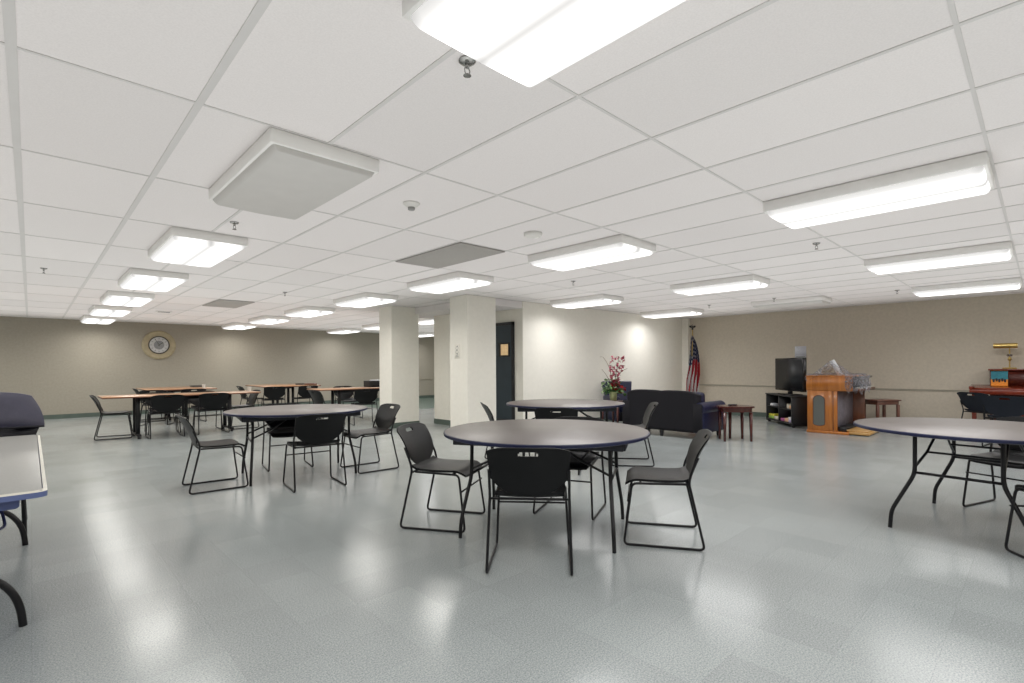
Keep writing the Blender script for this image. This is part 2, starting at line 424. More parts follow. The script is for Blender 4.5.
lens_profile().build('diffuser', M['lens_off'], off0)
ordn = ['nearest', 'second', 'third', 'fourth', 'fifth', 'sixth', 'seventh']
rows = [
    (1.5, [-1, 1, 3, 5, 7, 9, 11], 'from the camera, leftmost row', {1}),
    (6.5, [-1, 1, 3, 5, 7, 9, 11], 'from the camera, row passing over the pillars', set()),
    (11.5, [-1, 1, 3, 7, 9, 11], 'from the camera, row above the sofa side', set()),
    (16.5, [-1, 1, 3, 7, 9, 11], 'from the camera, row nearest piano wall', {1}),
    (-3.5, [-1, 1, 3, 5, 7, 9, 11], 'from the camera, unseen row added at left for light', set()),  # out-of-view row, added for its light
]
used_lit = used_off = False
for (ix, js, where, offs) in rows:
    k = 0
    for j in js:
        c = (gx(ix) + .305, gy(j) + .61, H - .004)
        state = 'unlit boxy' if j in offs else 'glowing rectangular'
        lab = '%s ceiling light, %s %s' % (state, ordn[k], where)
        if ix == 1.5 and j == -1: lab = 'largest glowing ceiling light, cut off by the top of the photo'
        if ix == 1.5 and j == 1: lab = 'large unlit ceiling light with a grey diffuser at upper left'
        if ix == 16.5 and j == 1: lab = 'unlit white ceiling light close to the piano wall'
        if j in offs:
            if not used_off: off0.location = c; off0['label'] = lab; off0['group'] = 'unlit ceiling lights'; used_off = True
            else: dup(off0, c, 0, lab, 'unlit ceiling lights')
        else:
            if not used_lit: lit0.location = c; lit0['label'] = lab; lit0['group'] = 'lit ceiling lights'; used_lit = True
            else: dup(lit0, c, 0, lab, 'lit ceiling lights')
        k += 1
for ix in (-3.5, 1.5, 6.5, 11.5, 16.5):  # unseen fixtures added behind the camera to even out the lighting
    for j in (-3, -5):
        dup(lit0, (gx(ix) + .305, gy(j) + .61, H - .004), 0, 'unseen ceiling light added behind the camera', 'added ceiling lights behind the camera')

# lamps: one soft rectangular lamp under every lit lens, and unseen upward lamps added to brighten the ceiling
def area(name, loc, sx, sy, watts, up=False, color=(1, .985, .96)):
    l = bpy.data.lights.new(name, 'AREA'); l.shape = 'RECTANGLE'; l.size = sx; l.size_y = sy; l.energy = watts; l.color = color
    o = bpy.data.objects.new(name, l); COL.objects.link(o); o.location = loc
    if up: o.rotation_euler = (PI, 0, 0)
    else: l.spread = math.radians(162)
    return o
for o in [q for q in COL.objects if q.get('category') == 'ceiling light' and 'unlit' not in q['label']]:
    area('tube_lamp', (o.location.x, o.location.y, H - .128), .5, 1.1, TUBE_W, color=(1, .97, .90) if (o.location.x < 5 and o.location.y > 4) else (1, .985, .975))
for (x0, x1, y0, y1) in ((XL + .6, 4.6, YB + .6, YF - .6), (4.6, XR - .6, YB + .6, 6.25), (4.6, XR - .6, 10.1, YF - .6)):
    b_ = area('ceiling_fill_lamp', ((x0 + x1) / 2, (y0 + y1) / 2, 1.28), x1 - x0, y1 - y0, (x1 - x0) * (y1 - y0) * CEIL_FILL, True)
    b_.data.spread = math.radians(115)

# sprinklers
def make_sprinkler():
    t = thing('fire_sprinkler', 'x', 'sprinkler')
    MB().lathe([(.034, 0), (.034, -.004), (.026, -.010), (.014, -.012)], 20).build('escutcheon', M['chrome'], t)
    MB().lathe([(.009, -.010), (.009, -.028), (.006, -.030)], 12).tube([(-.004, 0, -.026), (-.014, 0, -.036), (-.010, 0, -.052), (0, 0, -.056)], .0025, 6, fillet=.005).tube([(.004, 0, -.026), (.014, 0, -.036), (.010, 0, -.052), (0, 0, -.056)], .0025, 6, fillet=.005).build('nozzle', M['chrome'], t)
    MB().lathe([(.004, -.050), (.016, -.058), (.016, -.060), (.003, -.061)], 16).build('deflector', M['chrome'], t)
    return t
sp0 = make_sprinkler()
for n, (x, y, lab) in enumerate([
    (1.25, 1.56, 'chrome sprinkler head beside the largest glowing ceiling light'),
    (1.23, 4.62, 'small sprinkler head just past the unlit square light at left'),
    (.12, 8.26, 'sprinkler head at far left of the ceiling'),
    (2.96, 8.38, 'sprinkler head over the round table at left'),
    (5.66, 1.55, 'sprinkler head under the big bright light at right'),
    (5.60, 4.61, 'sprinkler head between two lights above the middle tables'),
    (9.89, 4.63, 'sprinkler head near the flag corner light'),
    (10.24, 1.64, 'sprinkler head left of the light farthest right'),
    (9.76, 3.36, 'tiny sprinkler head beside the unlit light near the piano wall')]):
    if n == 0: sp0.location = (x, y, H - .002); sp0['label'] = lab; sp0['group'] = 'ceiling sprinkler heads'
    else: dup(sp0, (x, y, H - .002), .6 * n, lab, 'ceiling sprinkler heads')
t = thing('smoke_detector', 'white conical smoke sensor on the ceiling past the unlit light', 'smoke detector', (2.04, 3.21, H - .002))
MB().lathe([(.062, 0), (.060, -.008), (.046, -.018), (.034, -.030)], 28).build('base_plate', M['white_pl'], t)
m = MB().lathe([(.026, -.030), (.026, -.046), (.020, -.050)], 20)
m.build('sensor_cap', M['grey_pl'], t)
t = thing('smoke_detector', 'low round white disc detector on the ceiling left of a light', 'smoke detector', (3.31, 3.19, H - .002))
MB().lathe([(.085, 0), (.085, -.014), (.075, -.028), (.03, -.034)], 32).build('disc_body', M['white_pl'], t)
MB().lathe([(.018, -.030), (.018, -.037), (.012, -.039)], 16, T=TR(.035, -.01, 0)).build('test_button', M['housing'], t)

# ------------------------------------------------------------------ door
d = struct('door_1', MB().box(6.600, 6.64, 6.94, 7.86, 0.005, 2.0), M['door'])
m = MB().box(6.59, 6.645, 6.90, 6.94, 0.005, 2.06).box(6.59, 6.645, 7.86, 7.90, 0.005, 2.06).box(6.59, 6.645, 6.90, 7.90, 2.00, 2.06)
m.build('door_frame', M['black_frame'], d, smooth=False)
MB().box(6.592, 6.60, 7.0, 7.83, .01, .20).build('kick_plate', M['black_frame'], d)
MB().box(6.590, 6.600, 6.99, 7.30, 1.40, 1.67, bev=.003).build('window_frame', M['black_frame'], d)
MB().box(6.586, 6.592, 7.03, 7.23, 1.43, 1.64).build('window_glass', M['amber_glass'], d)
MB().tube([(6.60, 7.78, 1.0), (6.55, 7.78, 1.0), (6.55, 7.66, 1.0)], .01, 10, fillet=.015).build('door_handle', M['chrome'], d)

# sign on the near pillar
t = thing('wall_sign', 'pale sign plate with grey rings on the pillar nearer the door', 'sign', (5.297, 6.92, 1.48))
MB().box(-.006, 0, -.07, .07, -.12, .12, bev=.002).build('plate', M['wall_cream'], t)
m = MB()
def ringx(m, cy, cz, r, w, a0=0, a1=2 * PI, n=24):
    vs = []; fs = []
    for k in range(n + 1):
        a = a0 + (a1 - a0) * k / n
        for rr_ in (r - w, r): vs.append((-.0075, cy + rr_ * math.cos(a), cz + rr_ * math.sin(a)))
    for k in range(n): fs.append((2 * k, 2 * k + 1, 2 * k + 3, 2 * k + 2))
    m.add(vs, fs)
ringx(m, 0, .050, .036, .009); ringx(m, 0, -.012, .036, .009); ringx(m, 0, -.095, .035, .008, 0, PI)
m.box(-.008, -.0065, -.035, .035, -.10, -.092); m.box(-.008, -.0065, -.035, .0, .085, .092, T=None); m.box(-.008, -.0065, -.03, -.012, -.055, -.045)
m.build('symbol', M['grey_pl'], t)

# ------------------------------------------------------------------ clock on the far wall
t = thing('wall_clock', 'round clock with wide tan dished frame on the taupe wall', 'clock', (2.52, YF - .001, 1.84))
T = RX(PI / 2)
MB().lathe([(.375, 0), (.388, .016), (.384, .036), (.355, .050), (.300, .034), (.248, .020), (.236, .022)], 56, T=T, capt=False).build('clock_frame', M['clock_frame'], t)
MB().lathe([(.242, .020), (.240, .034), (.216, .034), (.213, .020)], 56, T=T, capb=False, capt=False).build('bezel', M['clock_ring'], t)
MB().lathe([(.226, .012), (.224, .024)], 56, T=T).build('dial', M['clock_dial'], t)
MB().lathe([(.118, .024), (.117, .028)], 40, T=T).build('dial_centre', M['clock_mid'], t)
m = MB()
for k in range(12):
    m.box(-.007, .007, -.030, -.024, .150, .190, T=RY(k * PI / 6))
m.build('hour_marks', M['clock_mid'], t)
MB().box(-.006, .006, -.032, -.028, -.02, .11, T=RY(.9)).build('hour_hand', M['clock_ring'], t)
MB().box(-.004, .004, -.035, -.032, -.03, .17, T=RY(-.5)).build('minute_hand', M['clock_ring'], t)

# ------------------------------------------------------------------ stacking chair
CH = .757   # chair height
def back_shell(m, W=.245, z0=.455, z1=CH, lean=.145, y0=-.188, th=.012, slot=True, nx=50, nz=34):
    def P(u, v, off):
        # bottom edge rises toward the sides, top corners rounded
        zb = z0 + .105 * abs(u) ** 3.2; zt = z1 - .028 * abs(u) ** 5
        z = zb + (zt - zb) * v
        w = W * (1 - .05 * (1 - v))
        x = u * w
        y = y0 - lean * (z - z0) / (z1 - z0) ** 1 * 1.0 + .038 * (abs(u) ** 2) + .012 * math.sin(PI * v)
        y += off
        return (x, y, z)
    idx = {}
    vs = []
    for s_, off in ((0, 0.0), (1, -th)):
        for a in range(nx + 1):
            for b in range(nz + 1):
                idx[(s_, a, b)] = len(vs); vs.append(P(-1 + 2 * a / nx, b / nz, off))
    def hole(a, b):
        u = -1 + 2 * (a + .5) / nx; v = (b + .5) / nz
        return slot and (abs(u) / .235) ** 3 + (abs(v - .865) / .055) ** 3 < 1
    fs = []
    for a in range(nx):
        for b in range(nz):
            if hole(a, b): continue
            for s_ in (0, 1):
                q = (idx[(s_, a, b)], idx[(s_, a + 1, b)], idx[(s_, a + 1, b + 1)], idx[(s_, a, b + 1)])
                fs.append(q if s_ == 0 else q[::-1])
            for (da, db, e0, e1) in ((-1, 0, (a, b), (a, b + 1)), (1, 0, (a + 1, b), (a + 1, b + 1)), (0, -1, (a, b), (a + 1, b)), (0, 1, (a, b + 1), (a + 1, b + 1))):
                na, nb = a + da, b + db
                if na < 0 or na >= nx or nb < 0 or nb >= nz or hole(na, nb):
                    fs.append((idx[(0,) + e0], idx[(0,) + e1], idx[(1,) + e1], idx[(1,) + e0]))
    m.add(vs, fs)
def seat_shell(m, W=.22, th=.016, nx=16, ny=18):
    def P(u, v, off):
        y = -.190 + .430 * v
        w = W * (1 - .05 * (1 - v) ** 2) * (1 - .10 * max(0, (v - .88) / .12) ** 2)
        z = .445 + .010 * abs(u) ** 2.5 - .008 * math.sin(PI * v) - .040 * max(0, (v - .80) / .20) ** 2 + .022 * max(0, (.14 - v) / .14) ** 2
        return (u * w, y, z + off)
    idx = {}; vs = []
    for s_, off in ((0, 0.0), (1, -th)):
        for a in range(nx + 1):
            for b in range(ny + 1): idx[(s_, a, b)] = len(vs); vs.append(P(-1 + 2 * a / nx, b / ny, off))
    fs = []
    for a in range(nx):
        for b in range(ny):
            for s_ in (0, 1): fs.append((idx[(s_, a, b)], idx[(s_, a + 1, b)], idx[(s_, a + 1, b + 1)], idx[(s_, a, b + 1)]))
    for a in range(nx):
        for b in (0, ny): fs.append((idx[(0, a, b)], idx[(0, a + 1, b)], idx[(1, a + 1, b)], idx[(1, a, b)]))
    for b in range(ny):
        for a in (0, nx): fs.append((idx[(0, a, b)], idx[(0, a, b + 1)], idx[(1, a, b + 1)], idx[(1, a, b)]))
    m.add(vs, fs)
def make_chair(label, shell, group):
    t = thing('stacking_chair', label, 'chair', group=group)
    m = MB(); seat_shell(m); m.build('seat', shell, t)
    m = MB(); back_shell(m); m.build('backrest', shell, t)
    r = .0085
    for s_ in (-1, 1):
        b, f, c = s_ * .248, s_ * .245, s_ * .222
        pts = [(c * .92, -.16, .424), (c, .195, .418), (f, .250, r), (b, -.268, r), (s_ * .238, -.172, .44), (s_ * .238, -.186, .50), (s_ * .236, -.232, .61)]
        MB().tube(pts, r, 10, fillet=.035).build('sled_leg', M['steel_black'], t)
    MB().tube([(-.236, .222, .30), (.236, .222, .30)], .0065, 8).build('stretcher', M['steel_black'], t)
    MB().tube([(-.232, -.172, .425), (.232, -.172, .425)], .008, 8).build('seat_support', M['steel_black'], t)
    MB().tube([(-.218, .14, .418), (.218, .14, .418)], .008, 8).build('seat_support', M['steel_black'], t)
    return t
GR = 'black stacking chairs with sled legs'
chairs = [
    # x, y, facing degrees (from +X), label
    (2.29, 2.24, 41.6, 'nearest black chair, back to the camera, at the middle round table'),
    (2.37, 3.26, -58, 'black chair at the left side of the nearest round table, handle slot visible'),
    (3.26, 1.89, 122, 'black chair at the right side of the nearest round table, seen side on'),
    (3.31, 2.77, 205, 'black chair mostly hidden behind the nearest round table'),
    (4.47, 3.91, 35, 'black chair tucked at the near side of the round table by the door'),
    (4.40, 4.71, -34, 'black chair left of the round table by the door, in front of the pillar'),
    (5.445, 3.585, 128.5, 'black chair right of the farther middle table, in front of the sofa'),
    (1.38, 5.88, -4, 'black chair left of the left round table, seen in profile'),
    (2.13, 5.23, 82.6, 'black chair with its back to the camera at the left round table'),
    (2.29, 6.42, 260, 'black chair on the far side of the left round table'),
    (2.95, 5.61, 178, 'black chair right of the left round table, before the far pillar'),
    (5.885, .16, 160, 'black chair behind the round table at the right edge of the photo'),
    (4.56, -.17, 37, 'black chair cut off by the right edge, near side of the right table'),
    (1.07, 11.26, -8, 'leftmost black chair, at the left end of the long brown table'),
    (1.73, 10.78, 90, 'left one of two chairs with backs to the camera at the front brown table'),
    (2.45, 10.80, 90, 'right one of two chairs with backs to the camera at the front brown table'),
    (3.10, 11.25, 180, 'black chair at the right end of the front brown table'),
    (1.80, 11.42, 268, 'black chair at the far side of the front brown table, left one'),
    (2.50, 11.42, 270, 'black chair at the far side of the front brown table, right one'),
    (2.02, 14.25, 0, 'black chair at the left end of the rear left brown table'),
    (1.99, 13.20, 66, 'black chair at the near left side of the rear left brown table'),
    (2.62, 13.32, 92, 'black chair at the near right side of the rear left brown table'),
    (4.10, 13.95, 0, 'black chair at the left end of the rear middle brown table'),
    (4.34, 13.12, 80, 'black chair at the near left corner of the rear middle brown table'),
    (5.10, 13.12, 90, 'black chair at the near side of the rear middle brown table, back to camera'),
    (4.43, 10.17, 5, 'black chair at the left end of the brown table beside the far pillar'),
    (5.17, 10.05, 75, 'black chair just left of the far pillar, back to the camera'),
    (5.52, 11.5, 270, 'black chair on the far side of the brown table behind the pillar'),
]
first = None
for x, y, a, lab in chairs:
    rz = math.radians(a - 90)
    if first is None:
        first = make_chair(lab, M['plastic_black'], GR); first.location = (x, y, 0); first.rotation_euler = (0, 0, rz)
    else: dup(first, (x, y, 0), rz, lab, GR)
navy = make_chair('left one of two dark blue chairs in front of the piano', M['plastic_navy'], 'dark blue chairs before the piano')
navy.location = (11.28, .63, 0); navy.rotation_euler = (0, 0, math.radians(-36 - 90))
dup(navy, (10.32, .34, 0), math.radians(-8 - 90), 'right and nearer dark blue chair in front of the piano')

# ------------------------------------------------------------------ round folding tables
TZ = .742
def make_round_table(name, label, apron=True):
    t = thing(name, label, 'table', group='round folding tables')
    R = .762
    MB().lathe([(R - .012, TZ - .020), (R - .006, TZ - .002), (R - .010, TZ), (0.001, TZ)], 72, capt=False).build('tabletop', M['laminate'], t)
    MB().lathe([(R - .014, TZ - .026), (R - .002, TZ - .022), (R, TZ - .012), (R - .002, TZ - .003), (R - .010, TZ + .0005)], 72, capb=True, capt=False).build('edge_band', M['navy_edge'], t)
    for s_ in (-1, 1):
        if not apron: continue
        MB().box(-.60, .60, s_ * .345 - .012, s_ * .345 + .012, TZ - .085, TZ - .022, bev=.002).build('apron_rail', M['dark_apron'], t)
        MB().box(s_ * .60 - .012, s_ * .60 + .012, -.333, .333, TZ - .085, TZ - .022, bev=.002).build('apron_end', M['dark_apron'], t)
    for s_ in (-1, 1):
        for q in (-1, 1):
            MB().tube([(s_ * .50, q * .235, TZ - .03), (s_ * .505, q * .235, .42), (s_ * .535, q * .370, .13), (s_ * .54, q * .378, .0)], .0135, 10, fillet=.05).build('leg', M['steel_black'], t)
            MB().tube([(s_ * .10, q * .20, TZ - .045), (s_ * .30, q * .215, .56), (s_ * .50, q * .235, .47)], .009, 8, fillet=.03).build('brace', M['steel_black'], t)
        MB().tube([(s_ * .505, -.235, .43), (s_ * .505, .235, .43)], .010, 8).build('crossbar', M['steel_black'], t)
        MB().tube([(s_ * .30, -.215, .56), (s_ * .30, .215, .56)], .008, 8).build('crossbar', M['steel_black'], t)
    return t
rt = make_round_table('round_table', 'nearest brown-topped round folding table in the middle with four chairs')
rt.location = (2.81, 2.59, 0); rt.rotation_euler = (0, 0, math.radians(-60))
dup(rt, (2.235, 5.91, 0), math.radians(-10), 'round folding table at left with four black chairs')
dup(rt, (5.03, 4.29, 0), math.radians(-45), 'round folding table in front of the slate door and flower vase')
rt = make_round_table('round_table', 'round folding table cut off by the right edge of the photo', False)
rt.location = (5.145, .355, 0); rt.rotation_euler = (0, 0, math.radians(-7))

# ------------------------------------------------------------------ brown rectangular tables
def make_brown(label, L=2.44, W=.76):
    t = thing('rectangular_table', label, 'table', group='brown rectangular tables')
    MB().box(-L / 2, L / 2, -W / 2, W / 2, TZ - .022, TZ, bev=.005).build('tabletop', M['brown_top'], t)
    MB().box(-L / 2 - .003, L / 2 + .003, -W / 2 - .003, W / 2 + .003, TZ - .030, TZ - .010, bev=.004).build('edge_band', M['oak_dark'], t)
    for s_ in (-1, 1):
        x = s_ * (L / 2 - .50)
        for q in (-1, 1): MB().box(x - .03, x + .03, q * .17 - .02, q * .17 + .02, .05, TZ - .03, bev=.004).build('leg', M['steel_black'], t)
        MB().box(x - .03, x + .03, -.33, .33, .045, .080, bev=.006).build('foot_bar', M['steel_black'], t)
        for q in (-.3, .3): MB().lathe([(.022, 0), (.026, .012), (.022, .045)], 12, T=TR(x, q, 0)).build('caster', M['matt_black'], t)
    MB().box(-L / 2 + .45, L / 2 - .45, -.02, .02, TZ - .10, TZ - .03).build('under_beam', M['steel_black'], t)
    return t
T1 = make_brown('long brown table at left with two chair backs in front'); T1.location = (2.07, 11.03, 0)
T2 = make_brown('rear left brown table near the clock wall', 1.35, 1.65); T2.location = (2.52, 14.3, 0)
T3 = make_brown('rear middle brown table against the taupe wall, gadget on top', 1.40, 1.65); T3.location = (4.95, 14.2, 0)
T4 = dup(T1, (5.67, 10.92, 0), 0, 'long brown table partly hidden behind the far pillar')

# small things on the brown tables
def gadget(loc, rz, lab, grp=None):
    t = thing('desk_tray', lab, 'tray', loc, rz, grp)
    MB().box(-.12, .12, -.08, .08, 0, .018, bev=.004).build('tray_base', M['matt_black'], t)
    MB().tube([(-.12, -.08, .035), (.12, -.08, .035), (.12, .08, .035), (-.12, .08, .035), (-.12, -.08, .035)], .005, 6).build('rim', M['matt_black'], t)
    return t
gadget((3.0, 14.6, TZ), .2, 'small black tray on the rear left brown table')
gadget((5.33, 13.95, TZ), -.1, 'small black tray on the rear middle brown table')
o = MB().lathe([(.028, 0), (.036, .085), (.034, .087), (.027, .006)], 20, capt=True).build('paper_cup', M['white_pl'], loc=(2.95, 13.62, TZ)); tag(o, 'white cup on the rear left brown table', 'cup', 'white cups')
o = MB().lathe([(.028, 0), (.036, .085), (.034, .087), (.027, .006)], 20, capt=True).build('paper_cup', M['white_pl'], loc=(3.20, 11.05, TZ)); tag(o, 'white cup at the right end of the front brown table', 'cup', 'white cups')
t = thing('game_box', 'reddish flat box at the right end of the rear middle brown table', 'box', (5.46, 13.60, TZ), .3)
MB().box(-.13, .13, -.09, .09, 0, .035, bev=.003).build('box_tray', M['oak_dark'], t)
MB().box(-.134, .134, -.094, .094, .018, .045, bev=.003).build('box_lid', M['bench'], t)
t = thing('printer', 'low black machine with papers on the brown table by the far pillar', 'printer', (5.98, 11.0, TZ), 0)
MB().box(-.24, .24, -.16, .16, 0, .15, bev=.012).build('printer_body', M['matt_black'], t)
MB().box(-.18, .18, -.24, -.16, .025, .04, bev=.004).build('paper_tray', M['gloss_black'], t)
o = MB().box(-.11, .11, -.15, .15, 0, .012).box(-.10, .12, -.14, .15, .012, .020).build('paper_stack', M['paper'], loc=(6.0, 11.0, TZ + .15)); tag(o, 'loose white papers lying on the black machine', 'papers')
# low dark bench seen between the pillars
t = thing('low_bench', 'small dark low bench seen in the gap between the pillars', 'bench', (8.95, 14.4, 0), 0)
MB().box(-.35, .35, -.18, .18, .43, .455, bev=.005).build('bench_top', M['matt_black'], t)
for sx in (-1, 1):
    for sy in (-1, 1): MB().tube([(sx * .30, sy * .14, .43), (sx * .32, sy * .15, 0)], .012, 8).build('leg', M['steel_black'], t)

# ------------------------------------------------------------------ pale table at left edge
t = thing('rectangular_table', 'pale grey rectangular table cut off by the left edge', 'table', (-.335, 4.07, 0))
LZ = .72
MB().box(-.37, .37, -1.21, 1.21, LZ - .012, LZ, bev=.004).build('tabletop', M['laminate_l'], t)
m = MB(); poly = []
for cx_, cy_, a0 in ((.345, 1.185, 0), (-.345, 1.185, 90), (-.345, -1.185, 180), (.345, -1.185, 270)):
    for k in range(7):
        a = math.radians(a0 + 15 * k); poly.append((cx_ + .04 * math.cos(a), cy_ + .04 * math.sin(a)))
m.prism(poly, LZ - .028, LZ - .006); m.build('edge_band', M['blue_edge'], t)
m = MB(); inner = [(x * .965, y * .989) for x, y in poly]; n = len(poly)
m.add([(x, y, LZ - .006) for x, y in poly] + [(x, y, LZ + .001) for x, y in inner], [(k, (k + 1) % n, n + (k + 1) % n, n + k) for k in range(n)])
m.build('white_lip', M['white_edge'], t)
MB().box(-.30, .30, -1.12, 1.12, LZ - .085, LZ - .028, bev=.015).build('apron', M['blue_apron'], t)
for yy in (-.72, .80):
    MB().tube([(.305, yy, 0), (.298, yy, .08), (.275, yy, .16), (.225, yy, .235), (.13, yy, .29), (0, yy, .31), (-.13, yy, .29), (-.225, yy, .235), (-.275, yy, .16), (-.298, yy, .08), (-.305, yy, 0)], .016, 12, fillet=.04).build('arched_foot', M['steel_black'], t)
    MB().tube([(0, yy, .305), (0, yy, LZ - .03)], .022, 12).build('leg', M['steel_black'], t)
m = MB()
pts = []
for k in range(150):
    a = k * .42; pts.append((-.15 + .040 * math.cos(a), 3.10 + k * .0012 + .02 * math.sin(k * .1), .565 + .045 * math.sin(a) - .03 * math.sin(k * .04)))
m.tube(pts, .004, 6)
m.tube([(-.12, 3.1, .625), (-.18, 3.0, .55), (-.08, 3.15, .52), (-.10, 3.3, .58), (-.2, 3.4, .625)], .006, 6, fillet=.05)
o = m.build('coiled_cable', M['cable']); tag(o, 'coiled blue cable hanging under the pale table at left', 'cable')

# padded chair beyond that table
t = thing('padded_chair', 'dark purple-grey padded chair behind the pale table at left edge', 'chair', (-.345, 5.52, 0), 0)
def pillow(m, x0, x1, y0, y1, z0, z1, bev): m.box(x0, x1, y0, y1, z0, z1, bev=bev)
vs = []; fs = []
nx, nz = 20, 12
def PB(u, v, s_):
    w = .425 - .075 * v ** 2
    bul = (1 - abs(u) ** 4) * (1 - abs(2 * v - 1) ** 4)
    y = .09 * v - .05 * u * u * (-1) * 0 + (-.055 * bul if s_ == 0 else .04 * bul) + (.0 if s_ == 0 else .06)
    z = .765 + .275 * v - .035 * (abs(u) ** 4) * v
    return (u * w, y - .04 * u * u, z)
idx = {}
for s_ in (0, 1):
    for a in range(nx + 1):
        for b in range(nz + 1): idx[(s_, a, b)] = len(vs); vs.append(PB(-1 + 2 * a / nx, b / nz, s_))
for a in range(nx):
    for b in range(nz):
        for s_ in (0, 1): fs.append((idx[(s_, a, b)], idx[(s_, a + 1, b)], idx[(s_, a + 1, b + 1)], idx[(s_, a, b + 1)]))
for a in range(nx):
    for b in (0, nz): fs.append((idx[(0, a, b)], idx[(0, a + 1, b)], idx[(1, a + 1, b)], idx[(1, a, b)]))
for b in range(nz):
    for a in (0, nx): fs.append((idx[(0, a, b)], idx[(0, a, b + 1)], idx[(1, a, b + 1)], idx[(1, a, b)]))
bk = MB().add(vs, fs).build('backrest', M['pad'], t)
MB().tube([PB(-1 + 2 * k / 20, 0, 0) for k in range(21)], .008, 8).build('piping', M['pad_dark'], bk)
poly = [(-.40, .765), (.40, .765), (.34, .60), (-.34, .60)]
MB().prism(poly, -.06, -.02, T=TR(0, 0, 0) @ RX(PI / 2)).build('back_panel', M['pad_dark'], t)
MB().box(-.32, .32, -.36, .08, .42, .54, bev=.04).build('seat', M['pad'], t)
for sx in (-1, 1):
    MB().tube([(sx * .30, -.30, .42), (sx * .31, -.33, 0)], .014, 8).build('leg', M['steel_black'], t)
    MB().tube([(sx * .28, .07, .76), (sx * .29, .06, .42), (sx * .31, .16, 0)], .014, 8, fillet=.04).build('leg', M['steel_black'], t)

# ------------------------------------------------------------------ sofa
def soft_box(m, x0, x1, y0, y1, z0, z1, bev, mi=0): m.box(x0, x1, y0, y1, z0, z1, mi, bev)
t = thing('loveseat', 'dark loveseat sofa with its back to the camera, navy leather arms', 'sofa', (8.28, 4.565, 0), 0)
# local: back panel on -x side, faces +x
w = .70
m = MB()
# back with gently double-humped top
prof = []
for k in range(25):
    u = -1 + 2 * k / 24
    z = .797 - .012 * math.exp(-(u / .12) ** 2) - .06 * abs(u) ** 7
    prof.append((u * (w - .03), z))
poly = [(-(w - .03), .12)] + prof + [((w - .03), .12)]
vs = [(-.42, y, z) for y, z in poly] + [(-.24, y, z - .015) for y, z in poly]; n = len(poly)
m.add(vs, [tuple(range(n)), tuple(range(2 * n - 1, n - 1, -1))] + [(k, (k + 1) % n, n + (k + 1) % n, n + k) for k in range(n)])
bo = m.build('back_panel', M['leather_black'], t)
bo.modifiers.new('bev', 'BEVEL').width = .025; bo.modifiers['bev'].segments = 3
for s_ in (-1, 1):
    y0, y1 = (s_ * .335 - .32, s_ * .335 + .32)
    MB().box(-.25, -.05, y0, y1, .38, .765, bev=.06).build('back_cushion', M['leather_navy'], t)
    MB().box(-.12, .40, y0, y1, .30, .45, bev=.04).build('seat_cushion', M['leather_navy'], t)
    ya = s_ * .68
    a = MB().box(-.40, .40, ya - .085, ya + .085, .10, .50, bev=.02)
    a.tube([(-.41, ya, .50), (.42, ya, .50)], .105, 20)
    a.build('arm', M['leather_navy'], t)
    # dark rear face of each arm
    MB().box(-.425, -.405, ya - .08, ya + .08, .12, .585, bev=.008).build('arm_rear', M['leather_black'], t)
MB().box(-.38, .38, -.60, .60, .10, .30, bev=.01).build('base', M['leather_black'], t)
for sx, sy in ((-.36, -.68), (-.36, .68), (.34, -.68), (.34, .68), (-.36, 0)):
    MB().lathe([(.026, 0), (.038, .10)], 14, T=TR(sx, sy, 0)).build('foot', M['matt_black'], t)

# end table beside the sofa
t = thing('end_table', 'small oval cherry wood end table at the right of the sofa', 'table', (8.26, 3.45, 0), math.radians(-45), 'cherry end tables')
def superell(a, b, e=2.6, n=40):
    return [(a * abs(math.cos(k * 2 * PI / n)) ** (2 / e) * (1 if math.cos(k * 2 * PI / n) >= 0 else -1), b * abs(math.sin(k * 2 * PI / n)) ** (2 / e) * (1 if math.sin(k * 2 * PI / n) >= 0 else -1)) for k in range(n)]
MB().prism(superell(.285, .245), .535, .553).prism(superell(.275, .235), .553, .559).build('tabletop', M['cherry'], t)
MB().prism(superell(.25, .21), .47, .535).build('apron', M['cherry'], t)
for sx, sy in ((-.21, -.13), (.20, -.13), (-.18, .15), (.18, .15), (0, .19)):
    MB().tube([(sx, sy, .46), (sx * 1.02, sy * 1.02, 0)], .029, 10, r2=.020).build('leg', M['cherry'], t)
o = MB().box(-.07, .07, -.025, .025, 0, .02, bev=.006).build('remote_control', M['matt_black'], loc=(8.30, 3.50, .5595), rotz=-.6); tag(o, 'black remote control on the small oval cherry table', 'remote')

# end table with vase, at the sofa's far arm
VT = (8.13, 5.67)
t = thing('end_table', 'square cherry end table carrying the flower vase', 'table', (VT[0], VT[1], 0), 0, 'cherry end tables')
MB().box(-.22, .22, -.22, .22, .525, .550, bev=.006).build('tabletop', M['cherry'], t)
MB().box(-.19, .19, -.19, .19, .46, .525, bev=.003).build('apron', M['cherry'], t)
for sx in (-1, 1):
    for sy in (-1, 1): MB().tube([(sx * .17, sy * .17, .48), (sx * .175, sy * .175, 0)], .026, 10, r2=.016).build('leg', M['cherry'], t)
VX, VY, VZ = 8.07, 5.67, .55
t = thing('flower_vase', 'greenish glass vase on the end table in front of the navy armchair', 'vase', (VX, VY, VZ))
MB().lathe([(.055, 0), (.062, .01), (.072, .09), (.082, .17), (.078, .17), (.066, .08), (.05, .012)], 28).build('vase_body', M['vase'], t)
fl = thing('flower_arrangement', 'red and pink orchid spray with curly twigs standing in the vase', 'flowers', (VX, VY, VZ + .10))
rnd = random.Random(5)
def right(d):   # offset to the side, along the sofa direction
    return Vector((.72 * d, -.69 * d, 0))
